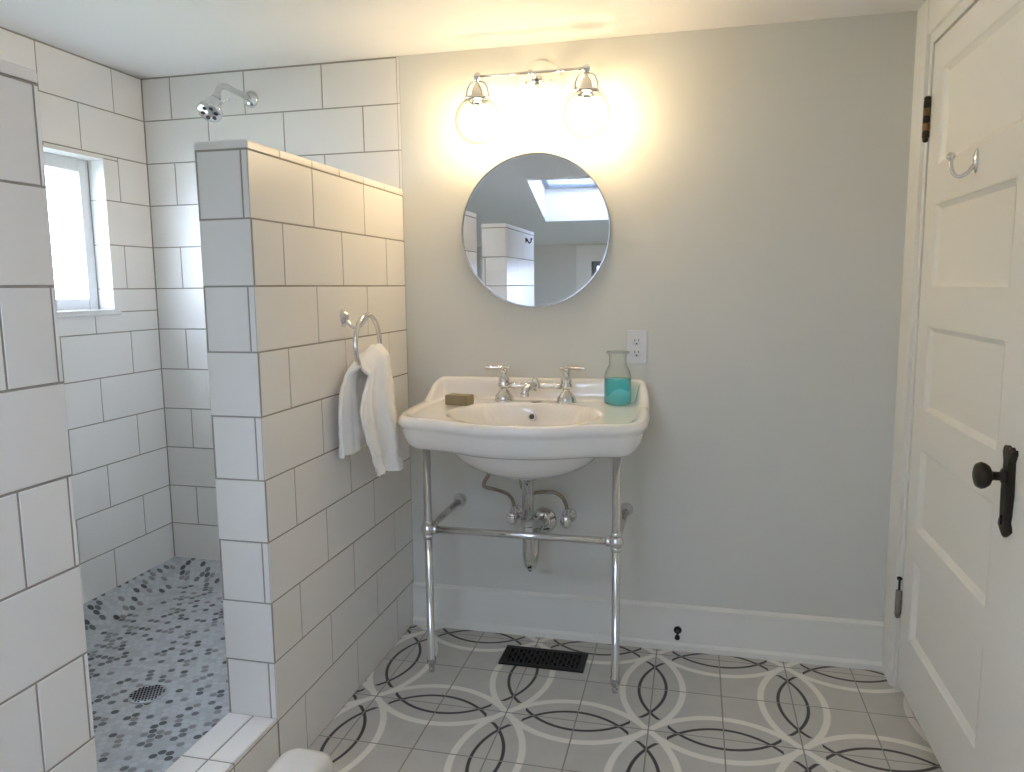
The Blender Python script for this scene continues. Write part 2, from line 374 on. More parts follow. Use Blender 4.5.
# shaft walls
ZT=1.45
def shaftq(p,q,off):
    a=[p,q,q+Vector((0,0,ZT*H)),p+Vector((0,0,ZT*H))]; b=[v+off for v in a]
    mb.add(a+b,[(0,3,2,1),(4,5,6,7),(0,1,5,4),(1,2,6,5),(2,3,7,6),(3,0,4,7)])
e_=0.03
c00,c10,c11,c01=V(SX0+e_,SY0+e_,cz(SY0)),V(SX1-e_,SY0+e_,cz(SY0)),V(SX1-e_,SY1-e_,cz(SY1)),V(SX0+e_,SY1-e_,cz(SY1))
shaftq(c00,c10,Vector((0,-0.03,0))); shaftq(c01,c11,Vector((0,0.03,0))); shaftq(c00,c01,Vector((-0.03,0,0))); shaftq(c10,c11,Vector((0.03,0,0)))
ceil=struct(mb.build('ceiling',CEIL),'off white ceiling sloping down behind the camera around a skylight')
# skylight window
mb=MB(); g=0.22
def skybar(x0,x1,y0,y1,h=0.05):
    a=[V(x0,y0,cz(y0)+ZT),V(x1,y0,cz(y0)+ZT),V(x1,y1,cz(y1)+ZT),V(x0,y1,cz(y1)+ZT)]; b=[p+Vector((0,0,h)) for p in a]
    a=[p-Vector((0,0,0.012)) for p in a]
    mb.add(a+b,[(0,3,2,1),(4,5,6,7),(0,1,5,4),(1,2,6,5),(2,3,7,6),(3,0,4,7)])
skybar(SX0-.1,SX0+g,SY0-.1,SY1+.1); skybar(SX1-g,SX1+.1,SY0-.1,SY1+.1); skybar(SX0+g,SX1-g,SY0-.1,SY0+g); skybar(SX0+g,SX1-g,SY1-g,SY1+.1)
w3=struct(mb.build('window_3',mat('sash_blue',(0.50,0.56,0.62),0.4)),'skylight set in the sloped ceiling, seen in the mirror')
mb=MB(); skybar(SX0+g,SX1-g,SY0+g,SY1-g,0.004); mb.build('pane',PANEG,w3)

# ------------------------------------------------------------------ shower half walls and curb
def half_wall(name,y0,y1,label,inner_end,wrap_even_on_end):
    """x from -WT to 0, y0<y1; exposed end at inner_end (y0 or y1)"""
    mb=MB(); e=0.0014
    mb.box(V(-WT,y0,-1.046)+Vector((e,e if inner_end==y0 else 0,0)),V(0,y1,9.02)-Vector((e,e if inner_end==y1 else 0,0)),mat=1)
    def jh(k): return [(-2.09*i if k%2==0 else -1.045-2.09*i) for i in range(0,8)]
    rows=[(-1.046,0,-1)]+[(k,k+1,k) for k in range(0,9)]
    for z0,z1,k in rows:
        ev=(k%2==0)
        # main side, facing +x
        js=[j for j in jh(k) if y0+0.2<j<y1-0.2]
        lo,hi=y0,y1
        if ev!=wrap_even_on_end:
            if inner_end==y0: js=[y0+0.035 if not wrap_even_on_end is False else y0+0.11]+js
            else: js=js+[y1-0.07]
        courses(mb,ORG,UY,UZ,UX,lo,hi,[(z0,z1,k)],lambda q,js=js:js)
        # shower side, facing -x
        courses(mb,ORG+Vector((-WT*H,0,0)),UY,UZ,-UX,lo,hi,[(z0,z1,k)],lambda q,k=k:[j for j in jh(k+1) if y0+0.2<j<y1-0.2])
        # exposed end
        N=-UY if inner_end==y0 else UY
        je=[-WT+0.03,-0.115] if (ev==wrap_even_on_end) else []
        if inner_end==y1: je=[] if ev else [-WT+0.12]
        courses(mb,ORG+Vector((0,inner_end*H,0)),UX,UZ,N,-WT,0,[(z0,z1,k)],lambda q,je=je:je)
    o=struct(mb.build(name,[TILE,GROUT]),label)
    # bullnose cap tiles: rounded section swept along y
    cb=MB(); prof=[]
    ww=WT*H/2; hh=0.020
    for i in range(9):
        a=pi*i/8; 
    def section(y,sc=1.0):
        pts=[]; r=0.007
        for k in range(5):
            a=pi/2*k/4; pts.append((-ww-0.001+r-r*math.cos(a),hh-r+r*math.sin(a)))
        for k in range(5):
            a=pi/2*k/4; pts.append((ww+0.001-r+r*math.sin(a),hh-r+r*math.cos(a)))
        pts=[(-ww-0.001,0.0)]+pts+[(ww+0.001,0.0)]
        return [Vector(((-WT/2)*H+p[0]*sc,y,(9+ZF)*H+0.0025+p[1]*sc)) for p in pts]
    ysz=[y1*H]; step=1.045*H
    while ysz[-1]-step>y0*H+0.05: ysz.append(ysz[-1]-step)
    ysz.append(y0*H)
    for a,b in zip(ysz[:-1],ysz[1:]):
        a-=0.0015; b+=0.0015
        cb.loft([section(a,0.985),section(a-0.002),section(b+0.002),section(b,0.985)],0,False)
    cb.box(V(-WT,y0,9)+Vector((0.003,0.002,-0.001)),V(0,y1,9)+Vector((-0.003,-0.002,0.018)),mat=1)
    c=cb.build('cap_tiles',[TILE,GROUT],o)
    return o
half_wall('wall_partition',YA,0.0,'tiled half wall beside the sink, carrying the towel ring',YA,True)
half_wall('wall_front',YPE,YP,'tiled half wall nearest the camera at the left edge',YP,False)
# curb between the half walls
mb=MB(); e=0.0014
mb.box(V(-WT,YP,-1.046)+Vector((e,0,0)),V(0,YA,0.065)+Vector((-e,0,-0.0014)),mat=1)
cj=[-1.045-2.09*i for i in range(8)]
courses(mb,ORG,UY,UZ,UX,YP,YA,[(-1.046,0.0,-1)],lambda q:cj)
courses(mb,ORG,UY,UZ,UX,YP,YA,[(-0.0,0.07,-1)],lambda q:[-7.32-1.045*2*i for i in range(3)])
ct=ORG+Vector((0,0,0.065*H))
courses(mb,ct,UY,-UX,UZ,YP,YA,[(-0.0,0.43,0)],lambda q:[-7.32-1.045*2*i for i in range(3)])
courses(mb,ct,UY,-UX,UZ,YP,YA,[(0.43,WT,0)],lambda q:[-7.32-1.045*2*i for i in range(3)])
courses(mb,ORG+Vector((-WT*H,0,0)),UY,UZ,-UX,YP,YA,[(-1.0,0.06,0)],lambda q:cj)
struct(mb.build('trim_3',[TILE,GROUT]),'white tiled curb at the shower entrance')

# ------------------------------------------------------------------ shower window
mb=MB(); f=0.27; xw0,xw1=-S-0.42,-S-0.72
y0,y1,z0,z1=WY0,WY1,WZ0,WZ1-0.03
mb.box(V(xw0,y0,z0),V(xw1,y0+f,z1),c=0.003); mb.box(V(xw0,y1-f,z0),V(xw1,y1,z1),c=0.003)
mb.box(V(xw0,y0+f,z1-f-.02),V(xw1,y1-f,z1),c=0.003); mb.box(V(xw0,y0+f,z0),V(xw1,y1-f,z0+f+.05),c=0.003)
w1=struct(mb.build('window_1',mat('vinyl_frame',(0.70,0.72,0.74),0.3)),'white framed shower window with reeded glass')
mb=MB(); ya,yb,za,zb=y0+f,y1-f,z0+f+.05,z1-f-.02
nr=24; pts=[]; xg=xw0-0.12
for i in range(nr):
    for k in range(6):
        t=(i+k/6)/nr; pts.append((xg+0.05*math.sin(pi*k/6),ya+(yb-ya)*t))
pts.append((xg,yb))
fr=[V(x,y,za) for x,y in pts]+[V(x,y,zb) for x,y in pts]+[V(xg-0.06,ya,za),V(xg-0.06,yb,za),V(xg-0.06,ya,zb),V(xg-0.06,yb,zb)]
n=len(pts); fs=[(i,i+1,n+i+1,n+i) for i in range(n-1)]+[(2*n,2*n+2,2*n+3,2*n+1),(0,n,2*n+2,2*n),(n-1,2*n+1,2*n+3,2*n-1)]
fs+=[tuple([2*n+1]+list(range(n-1,-1,-1))+[2*n]),tuple([2*n+2]+list(range(n,2*n))+[2*n+3])]
mb.add(fr,fs,0,False); mb.build('reeded_pane',REED,w1)
# outside greenery
LEAFM=mat('leaf_green',(0.10,0.22,0.06),0.6,var=0.4,vscale=8)
sh=thing('shrub','green shrub outside, blurred by the reeded shower window','shrub',V(-S-9,-2.0,-1.5))
mb=MB(); rnd=random.Random(3)
for i in range(1500):
    while True:
        p=Vector((rnd.uniform(-1,1),rnd.uniform(-1,1),rnd.uniform(-1,1)))
        if 0.3<p.length<1: break
    c=V(-S-9,-2.0,4.6)+Vector((p.x*0.7,p.y*0.9,p.z*0.62)); r=rnd.uniform(0.03,0.07)
    d=Vector((rnd.uniform(-1,1),rnd.uniform(-1,1),rnd.uniform(-.3,1))).normalized(); w=d.cross(Vector((0.3,0.2,1))).normalized()
    mb.add([c,c+d*r+w*r*.4,c+d*r*2,c+d*r-w*r*.4],[(0,1,2,3)])
mb.build('foliage',LEAFM,sh)
mb=MB(); mb.tube([V(-S-9,-2,-1.5),V(-S-9,-1.9,2),V(-S-9.1,-2.1,5)],[0.05,0.04,0.02]); mb.build('stem',mat('bark',(0.12,0.08,0.05),0.9),sh)
mb=MB(); mb.box(Vector((-14,-12,-0.6)),Vector((14,12,-0.35))); struct(mb.build('ground_outside',mat('lawn',(0.13,0.15,0.10),0.9,var=0.3,vscale=3)),'ground outside the house')

# ------------------------------------------------------------------ baseboard and door trim
mb=MB()
prof=[(0,-1.046),(0.16,-1.046),(0.16,-0.93),(0.10,-0.87),(0.10,-0.14),(0.13,-0.12),(0.13,-0.075),(0.07,-0.045),(0.03,-0.035),(0.0,-0.03)]
mb.loft([[V(x,-a,z) for a,z in prof] for x in (0.005,XR-0.06)],0,False)
struct(mb.build('baseboard_back',TRIM),'tall white baseboard below the painted wall')
mb=MB(); ct=0.075
mb.box(V(XR+0.02,0.0,-1.046),V(XR-ct,DY1+0.19,12.0),c=0.002)          # hinge side casing
mb.box(V(XR+0.02,DY0-0.25,-1.046),V(XR-ct-.05,DY0-1.0,DZ+0.12),c=0.003)
mb.box(V(XR+0.02,DY1+0.17,DZ+0.22),V(XR-ct+0.005,DY0-1.0,ZC),c=0.002)
struct(mb.build('trim_4',TRIM),'white casing around the door')
mb=MB(); mb.box(V(XR-0.01,DY1+0.19,-1.046),V(XR+0.72,DY1+0.03,DZ+0.25),c=0.0015); mb.box(V(XR-0.01,DY0-0.03,-1.046),V(XR+0.72,DY0-0.25,DZ+0.25),c=0.0015)
mb.box(V(XR-0.01,DY1+0.03,DZ+0.03),V(XR+0.72,DY0-0.03,DZ+0.25),c=0.0015)
struct(mb.build('trim_5',TRIM),'white jamb in which the door hangs')
mb=MB(); mb.box(V(XR+0.12,DY1+0.03,-1.05),V(XR+1.2,DY0,-1.035)); struct(mb.build('trim_6',MARBLE),'pale stone threshold under the door')
mb=MB(); mb.box(V(XR+1.3,0.5,-1.1),V(XR+1.5,-7.5,12.1)); mb.box(V(XR+0.7,-7.3,-1.1),V(XR+1.5,-7.5,12.1)); mb.box(V(XR+0.7,0.0,-1.1),V(XR+1.5,0.5,12.1)); struct(mb.build('wall_hall',PAINT),'wall beyond the door')

# door
XD=XR+0.02; DB=-0.84; TD=0.27
mb=MB()
panels=[(8.95,10.62),(6.84,8.33),(4.63,6.20),(2.40,3.98),(0.27,1.87)]; py0,py1=-5.02,-1.49
zz=[DB]; 
for a,b in reversed(panels): zz+=[a,b]
zz.append(DZ)
def q(mb,x,ya,yb,za,zb): mb.add([V(x,ya,za),V(x,yb,za),V(x,yb,zb),V(x,ya,zb)],[(0,1,2,3)])
mb.box(V(XD+0.14,DY0,DB),V(XD+TD,DY1,DZ))
mb.box(V(XD,DY0,DB),V(XD+0.145,py0,DZ)); mb.box(V(XD,py1,DB),V(XD+0.145,DY1,DZ))
for i in range(0,len(zz),2): mb.box(V(XD,py0,zz[i]),V(XD+0.145,py1,zz[i+1]))
for a,b in panels:
    # stepped moulding then recessed field
    L=[(0.0,0.0),(0.035,0.0),(0.055,0.03),(0.12,0.085),(0.14,0.085)]
    rings=[[V(XD+dx,py0+i,a+i),V(XD+dx,py1-i,a+i),V(XD+dx,py1-i,b-i),V(XD+dx,py0+i,b-i)] for i,dx in L]
    mb.loft([[p-Vector((0.0004,0,0)) for p in r] for r in rings[:1]]+rings[1:],0,False,True,False,True)
door=struct(mb.build('door_1',TRIM),'white five panel door with dark knob')
# knob and escutcheon
kz=4.44; ky=-5.52
mb=MB()
pl=[]
out=[(0,0.66),(0.07,0.68),(0.12,0.64),(0.17,0.66),(0.19,0.60),(0.165,0.54),(0.135,0.46),(0.145,0.30),(0.165,0.0),(0.145,-0.32),(0.13,-0.44),(0.165,-0.50),(0.18,-0.57),(0.12,-0.62),(0.07,-0.66),(0,-0.70)]
poly=[(a,b) for a,b in out]+[(-a,b) for a,b in reversed(out[1:-1])]
zc0=4.24
def plate(x,s): return [V(x,ky+a*s,zc0+0.88*b*(1-(1-s)*0.3)) for a,b in poly]
mb.loft([plate(XD+0.01,1.0),plate(XD-0.035,1.0),plate(XD-0.06,0.80),plate(XD-0.07,0.5)],0,False)
mb.build('knob_plate',BRONZE,door)
mb=MB(); c=V(XD-0.06,ky,kz)
mb.lathe([(0.016,0),(0.016,0.006),(0.009,0.010),(0.009,0.024),(0.013,0.027),(0.021,0.031),(0.026,0.038),(0.028,0.045),(0.024,0.053),(0.013,0.057),(0.0,0.058)],c,(-1,0,0),28)
mb.build('door_knob',BRONZE,door)
mb=MB(); mb.lathe([(0.0035,0),(0.0035,0.002)],V(XD-0.068,ky,3.90),(-1,0,0),12); mb.box(V(XD-0.068,ky-0.012,3.80),V(XD-0.08,ky+0.012,3.90)); mb.build('keyhole',VOID,door)
def hinge(z0,z1,m,pin,nk):
    mb=MB(); hx=XR-0.035; hy=DY1+0.05; n=nk
    for i in range(n):
        a=z0+(z1-z0)*i/n; b=z0+(z1-z0)*(i+1)/n
        mb.lathe([(0.0085,0),(0.0095,0.001),(0.0095,(b-a)*H-0.0018),(0.0085,(b-a)*H-0.0008)],V(hx,hy,a),(0,0,1),14,mat=0 if i%2==0 else 1)
    mb.ball(V(hx,hy,z0-0.03),0.008,12,8); 
    if pin: mb.lathe([(0.0035,0),(0.0035,pin*H),(0.008,pin*H+0.002),(0.008,pin*H+0.008),(0.004,pin*H+0.010)],V(hx,hy,z1),(0,0,1),12,mat=2)
    else: mb.lathe([(0.006,0),(0.009,0.002),(0.009,0.008),(0.005,0.012)],V(hx,hy,z1),(0,0,1),12)
    mb.box(V(XR-0.02,hy,z0),V(XR+0.0,hy+0.06,z1),mat=0)
    return mb.build('hinge',m,door)
h=hinge(9.53,10.18,[BRONZE,BRASS,BRONZE],0,5); h['label']='dark and brass upper hinge'
h=hinge(0.52,1.02,[OLDSTEEL,OLDSTEEL,BLACK],0.2,3); h['label']='worn steel lower hinge with raised pin'
# coat hook on the door
hk=thing('coat_hook','small chrome single coat hook screwed to the white door','hook',V(XD,-3.45,8.72))
mb=MB(); mb.lathe([(0.013,0),(0.013,0.002),(0.008,0.006),(0,0.008)],V(XD,-3.45,8.74),(-1,0,0),20,sx=2.2); mb.build('mount_plate',CHROME,hk)
mb=MB(); p=cat([V(XD-0.03,-3.45,8.68),V(XD-0.13,-3.44,8.55),V(XD-0.23,-3.38,8.53),V(XD-0.29,-3.32,8.64),V(XD-0.30,-3.28,8.84)],6); mb.tube(p,0.0045,10); mb.ball(p[-1],0.0105,14,10)
mb.build('hook_arm',CHROME,hk)

# ------------------------------------------------------------------ mirror
MC=V(3.03,0,8.14); MR=1.625*H
mt=thing('round_mirror','round wall mirror with a thin metal rim above the sink','mirror',MC)
mb=MB(); mb.lathe([(MR-0.002,0.001),(MR+0.001,0.001),(MR+0.0015,0.018),(MR+0.001,0.020),(MR-0.003,0.020),(MR-0.003,0.0165)],MC,(0,-1,0),128,cap=False,smooth=False); 
mb.build('rim',mat('rim_metal',(0.45,0.44,0.43),0.25,metal=1.0),mt)
mb=MB(); mb.lathe([(MR-0.003,0.001),(MR-0.003,0.0165)],MC,(0,-1,0),128,smooth=False); mb.build('mirror_glass',MIRROR,mt)

# ------------------------------------------------------------------ vanity light
LX,LZ=3.10,11.20; ly=-0.85
vl=thing('vanity_light','chrome two globe vanity light mounted above the round mirror','light fixture',V(LX,0,LZ))
mb=MB(); mb.lathe([(0.072,0),(0.072,0.004),(0.069,0.007),(0.062,0.008),(0.060,0.012),(0.050,0.014),(0.047,0.018),(0.0,0.020)],V(3.15,0,11.20),(0,-1,0),48)
mb.build('backplate',mat('polished_plate',(0.93,0.90,0.84),0.38,metal=0.5),vl)
mb=MB()
for s in (-1,1):
    mb=MB(); mb.ball(V(3.15+s*0.27,-0.13,11.20),0.006,12,8); mb.build('screw',CHROME,vl)
mb=MB(); mb.lathe([(0.019,0.0),(0.019,0.006),(0.010,0.010),(0.010,0.016),(0.017,0.020),(0.020,0.028),(0.017,0.037),(0.008,0.042),(0,0.043)],V(3.15,-0.12,11.20),(0,-1,0),24); mb.build('centre_knob',CHROME,vl)
mb=MB(); x0,x1=2.02,4.255; mb.tube([V(x0,ly,LZ+0.0),V(x1,ly,LZ+0.0)],0.0052,12)
mb.ball(V(LX+0.03,ly,LZ),0.009,12,8); mb.tube([V(3.15,ly,LZ-0.01),V(3.15,-0.35,11.19)],0.006,10)
for x in (x0,x1): mb.lathe([(0.006,-0.012),(0.010,-0.010),(0.010,0.010),(0.006,0.012)],V(x,ly,LZ),(1,0,0),16)
mb.build('crossbar',NICKEL,vl)
for x in (x0,x1):
    top=V(x,ly,LZ)
    mb=MB(); mb.lathe([(0.006,0.012),(0.009,0.008),(0.009,-0.010),(0.006,-0.014),(0.006,-0.024),(0.012,-0.030),(0.018,-0.042),(0.021,-0.058),(0.021,-0.068),(0,-0.068)],top,(0,0,1),24)
    # arched yoke on both sides
    for s in (-1,1):
        a=[top+Vector((s*0.006,0,-0.014)),top+Vector((s*0.024,0,-0.020)),top+Vector((s*0.034,0,-0.040)),top+Vector((s*0.036,0,-0.066))]
        mb.tube(cat(a,6),0.0028,8)
    mb.lathe([(0.036,-0.064),(0.043,-0.065),(0.045,-0.069),(0.043,-0.075),(0.036,-0.076),(0.036,-0.064)],top,(0,0,1),40,cap=False)
    for k in range(3):
        a=2*pi*k/3+0.15; d=Vector((math.cos(a),math.sin(a),0)); mb.lathe([(0.0015,0),(0.0015,0.012),(0.004,0.012),(0.004,0.016)],top+d*0.043+Vector((0,0,-0.071)),d,10)
    sk=mb.build('lamp_holder',NICKEL,vl)
    c=top+Vector((0,0,-0.1345)); R=0.0745
    mb=MB(); pr=[]
    for k in range(29):
        a=pi*k/28; 
        r=R*math.sin(a); z=-R*math.cos(a)
        if z>0.0630: break
        pr.append((max(r,1e-4),z))
    pr+= [(0.034,0.066),(0.033,0.072)]
    mb.lathe(pr,c,(0,0,1),48,cap=False); mb.build('glass_globe',GLOBE,vl)
    mb=MB(); bt=top+Vector((0,0,-0.068))
    mb.lathe([(0.012,0),(0.0135,-0.008),(0.0135,-0.022),(0.012,-0.024)],bt,(0,0,1),20); mb.build('bulb_socket',NICKEL,vl)
    mb=MB(); mb.lathe([(0.011,-0.022),(0.013,-0.030),(0.017,-0.042),(0.021,-0.055),(0.0225,-0.066),(0.020,-0.078),(0.013,-0.086),(0.0,-0.089)],bt,(0,0,1),24); mb.build('light_bulb',BULB,vl)

# ------------------------------------------------------------------ wall outlet
ot=thing('wall_outlet','white duplex power outlet on the wall right of the bottle','outlet',V(5.215,0,5.645))
oc=V(5.235,0,5.645)
mb=MB(); mb.box(oc+Vector((-0.0345,0.0,-0.057)),oc+Vector((0.0345,-0.006,0.057)),c=0.003); mb.build('cover_plate',PLASTIC,ot)
for s in (-1,1):
    c=oc+Vector((0,-0.005,s*0.0195))
    mb=MB(); mb.lathe([(0.0165,0),(0.0165,0.0025),(0.0155,0.003),(0,0.003)],c,(0,-1,0),24,sx=0.86); r=mb.build('receptacle',PLASTIC,ot)
    mb=MB()
    for dx,hh in ((-0.0063,0.0040),(0.0063,0.0033)): mb.box(c+Vector((dx-0.0011,-0.0028,0.002-hh+0.002)),c+Vector((dx+0.0011,-0.0036,0.002+hh+0.002)))
    mb.lathe([(0.0028,0),(0.0028,0.0008)],c+Vector((0,-0.0028,-0.0075)),(0,-1,0),12)
    mb.build('slots',VOID,r)
mb=MB(); mb.lathe([(0.003,0),(0.0025,0.001),(0,0.0012)],oc+Vector((0,-0.006,0)),(0,-1,0),12); mb.build('screw',PLASTIC,ot)

# ------------------------------------------------------------------ console sink
CX=3.12; C0=(0.0,-1.70)
half=[(0,0),(1.2,0),(2.0,0),(2.24,-0.02),(2.32,-0.12),(2.36,-0.4),(2.42,-0.8),(2.46,-1.3),(2.465,-1.8),(2.44,-2.15),(2.33,-2.45),(2.10,-2.62),(1.80,-2.68),(1.50,-2.74),(1.15,-2.87),(0.8,-3.0),(0.4,-3.08),(0,-3.10)]
cur=cat([Vector((a,b,0)) for a,b in half],10)
seg=[0]
for a,b in zip(cur[:-1],cur[1:]): seg.append(seg[-1]+(b-a).length)
NH=110
hp=[]; j=0
for i in range(NH+1):
    t=seg[-1]*i/NH
    while j<len(seg)-2 and seg[j+1]<t: j+=1
    w=(t-seg[j])/(seg[j+1]-seg[j]); p=cur[j].lerp(cur[j+1],w); hp.append((p.x,p.y))
ol=hp+[(-a,b) for a,b in reversed(hp[1:-1])]
OL=np.array(ol)*np.array([1,1]); OL[:,1]-=0.05
NO=len(OL)
tan=np.roll(OL,-1,0)-np.roll(OL,1,0); tan/=np.linalg.norm(tan,axis=1)[:,None]
nrm=np.stack([-tan[:,1],tan[:,0]],1)         # candidate normal
if ((OL-np.array(C0))*nrm).sum()<0: nrm=-nrm
def deck(y): return 4.37+0.045*(y+3.1)
def ridge(y): return (0.44-0.26*min(0.6,-y))*sstep(-0.98,-0.42,y)
def topz(x,y,d):  # height of the porcelain surface, d = distance to the outline
    z=deck(y)
    z+= (0.045+ridge(y))*sstep(0.27,0.12,d)
    z-= 0.05*max(0,1-d/0.07)**2
    e=math.hypot(x/1.53,(y+1.74)/1.07)
    if e<1.04:
        t=(1.04-e)/1.04
        z-= 1.08*(1-(1-t)**2.5)*sstep(0,0.10,t)
    return z
fr_=[0.0,0.08,0.16,0.24,0.32,0.40,0.46,0.50,0.53,0.555,0.58,0.60,0.62,0.64,0.66,0.68,0.70,0.73,0.76,0.79,0.82,0.84,0.86,0.875,0.89,0.90,0.91,0.92,0.93,0.94,0.95,0.96,0.97,0.98,0.99,1.0]
rings=[]
c0=np.array(C0)
for f_ in fr_:
    P=c0+(OL-c0)*max(f_,0.004)
    if f_<0.80: dd=np.full(NO,1.0)
    else:
        D=np.linalg.norm(P[:,None,:]-OL[None,:,:],axis=2); dd=D.min(1)
    if f_==1.0: dd=np.zeros(NO)
    rings.append([V(CX+p[0],p[1],topz(p[0],p[1],d)) for p,d in zip(P,dd)])
ztop=[topz(p[0],p[1],0.0) for p in OL]
def outer(ins,zf):
    r=[]
    for i,p in enumerate(OL):
        k=p-nrm[i]*ins; r.append(V(CX+k[0],k[1],zf(i,p)))
    return r
dk=[deck(p[1]) for p in OL]
sides=[(-0.025,lambda i,p:ztop[i]-0.05),(-0.03,lambda i,p:min(ztop[i]-0.10,dk[i]-0.08) if ridge(p[1])<0.02 else ztop[i]-0.10),
 (-0.01,lambda i,p:dk[i]-0.15),(0.03,lambda i,p:dk[i]-0.185),(0.045,lambda i,p:dk[i]-0.23),(0.08,lambda i,p:dk[i]-0.38),(0.13,lambda i,p:dk[i]-0.51),(0.19,lambda i,p:dk[i]-0.58),(0.27,lambda i,p:dk[i]-0.625),(0.36,lambda i,p:dk[i]-0.635)]
for ins,zf in sides: rings.append(outer(ins,zf))
ang=[math.atan2((p[1]+1.70),p[0]) for p in OL]
for a_,b_,z_ in ((1.58,1.10,3.76),(1.53,1.05,3.66),(1.40,0.96,3.50),(1.18,0.83,3.35),(0.88,0.62,3.22),(0.55,0.38,3.155),(0.25,0.18,3.14)):
    rings.append([V(CX+a_*math.cos(t),-1.62+b_*math.sin(t),z_) for t in ang])
mb=MB(); mb.loft(rings,0,True)
sink=thing('console_sink','white porcelain console sink with backsplash on chrome tube legs','sink',V(CX,-1.5,-ZF))
mb.build('basin',PORC,sink)
mb=MB(); mb.lathe([(0.007,-0.01),(0.013,-0.01),(0.014,0.010),(0.012,0.0125),(0.008,0.010),(0.008,-0.01)],V(3.13,-0.90,4.215),(0,-1,0.35),20,cap=False); mb.build('overflow_ring',CHROME,sink)
mb=MB(); mb.lathe([(0.0082,-0.01),(0.0082,0.008)],V(3.13,-0.90,4.215),(0,-1,0.35),16); mb.build('overflow_hole',mat('dark_hole',(0.10,0.09,0.08),0.8),sink)
mb=MB(); mb.lathe([(0.020,0),(0.020,0.002),(0.016,0.004),(0.0,0.004)],V(3.12,-1.66,3.22),(0,0,1),24); mb.build('basin_drain',CHROME,sink)
mb=MB(); mb.lathe([(0.019,-0.002),(0.019,0.0015),(0.017,0.003),(0,0.003)],V(3.14,-0.52,deck(-0.52)),(0,0,1),28,sx=1); mb.build('deck_plug',mat('deck_plug_metal',(0.32,0.29,0.25),0.3,metal=0.9),sink)
lx0,lx1,lyy,jz=1.215,5.045,-2.205,2.06
for x in (lx0,lx1):
    mb=MB(); b=V(x,lyy,-ZF)
    top=(3.76+ZF)*H; j=(jz+ZF)*H
    mb.lathe([(0.004,0.0),(0.009,0.003),(0.0115,0.010),(0.009,0.018),(0.0075,0.022),(0.012,0.026),(0.0155,0.034),(0.0155,0.052),(0.0125,0.057),(0.0125,top)],b,(0,0,1),24)
    mb.build('leg',NICKEL,sink)
    mb=MB(); c=V(x,lyy,jz); mb.ball(c,0.0235,24,16)
    for d in (Vector((0,0,1)),Vector((0,0,-1)),Vector((1 if x<CX else -1,0,0)),Vector((0,1,0))):
        mb.lathe([(0.0165,0.010),(0.0165,0.028),(0.0145,0.031),(0.012,0.031)],c,d,20)
    mb.build('joint',CHROME,sink)
    mb=MB(); mb.tube([V(x,lyy,jz),V(x,-0.05,jz)],0.0115,20); mb.build('wall_brace',NICKEL,sink)
    mb=MB(); mb.lathe([(0.024,0.0),(0.024,0.004),(0.019,0.012),(0.0145,0.016),(0.0145,0.030),(0.012,0.033)],V(x,-0.012,jz),(0,-1,0),28); mb.build('brace_flange',CHROME,sink)
mb=MB(); mb.tube([V(lx0,lyy,jz),V(lx1,lyy,jz)],0.0115,20); mb.build('crossbar',NICKEL,sink)

# faucet
FZ=deck(-0.5)+0.0; FY=-0.50
fa=thing('bridge_faucet','chrome bridge faucet with two lever handles on the sink deck','faucet',V(3.08,FY,FZ))
bell=[(0.029,0.0),(0.031,0.003),(0.0295,0.007),(0.027,0.009),(0.0275,0.013),(0.0245,0.021),(0.018,0.028),(0.0165,0.033),(0.011,0.037),(0.0105,0.041),(0.013,0.044),(0.017,0.048),(0.018,0.056),(0.014,0.064),(0.016,0.068),(0.015,0.074),(0.0105,0.080),(0.009,0.088),(0.011,0.092),(0.011,0.098),(0.008,0.103),(0.0,0.105)]
for x,s in ((2.42,-1),(3.79,1)):
    mb=MB(); b=V(x,FY,FZ)-Vector((0,0,0.002)); mb.lathe([(r_*1.18,h_*1.08) for r_,h_ in bell],b,(0,0,1),28); mb.build('valve_body',CHROME,fa)
    mb=MB(); hc=b+Vector((0,0,0.1165)); mb.ball(hc,0.010,16,10,sc3=(1,1,0.8))
    L=0.066; d=Vector((s,-0.10,0.0)).normalized()
    mb.tube([hc+d*0.0,hc+d*0.02,hc+d*0.045,hc+d*(L-0.008),hc+d*L],[0.0065,0.0050,0.0060,0.0075,0.0045],12)
    mb.tube([hc-d*0.0,hc-d*0.016],[0.0055,0.0045],10); mb.ball(hc-d*0.017,0.0058,12,8)
    mb.tube([hc,hc+Vector((0,-0.014,0))],0.0045,10); mb.ball(hc+Vector((0,-0.015,0)),0.0055,12,8)
    mb.build('lever_handle',CHROME,fa)
mb=MB(); bz=0.054; A=V(2.42,FY,FZ)+Vector((0,0,bz)); B=V(3.79,FY,FZ)+Vector((0,0,bz)); d=(B-A)
mb.tube([A+d*t for t in (0.05,0.12,0.16,0.2,0.28,0.36,0.42,0.58,0.64,0.72,0.80,0.84,0.88,0.95)],[0.009,0.009,0.0125,0.009,0.0075,0.0115,0.008,0.008,0.0115,0.0075,0.009,0.0125,0.009,0.009],16)
mc=A+d*0.5; mb.lathe([(0.009,-0.018),(0.017,-0.012),(0.021,0.0),(0.017,0.010),(0.011,0.014),(0.009,0.018),(0.011,0.022),(0.006,0.026),(0,0.027)],mc,(0,0,1),24)
mb.build('bridge',CHROME,fa)
mb=MB(); p=cat([mc,mc+Vector((-0.004,-0.022,0.003)),mc+Vector((-0.012,-0.044,0.001)),mc+Vector((-0.019,-0.058,-0.008)),mc+Vector((-0.022,-0.062,-0.021))],6)
mb.tube(p,[0.0115+0.002*math.sin(i/len(p)*pi) for i in range(len(p))],16); mb.lathe([(0.0115,0),(0.0150,0.001),(0.0150,0.012),(0.012,0.014)],p[-1]+Vector((0,0,0.004)),(0,0,-1),18); mb.build('spout',CHROME,fa)

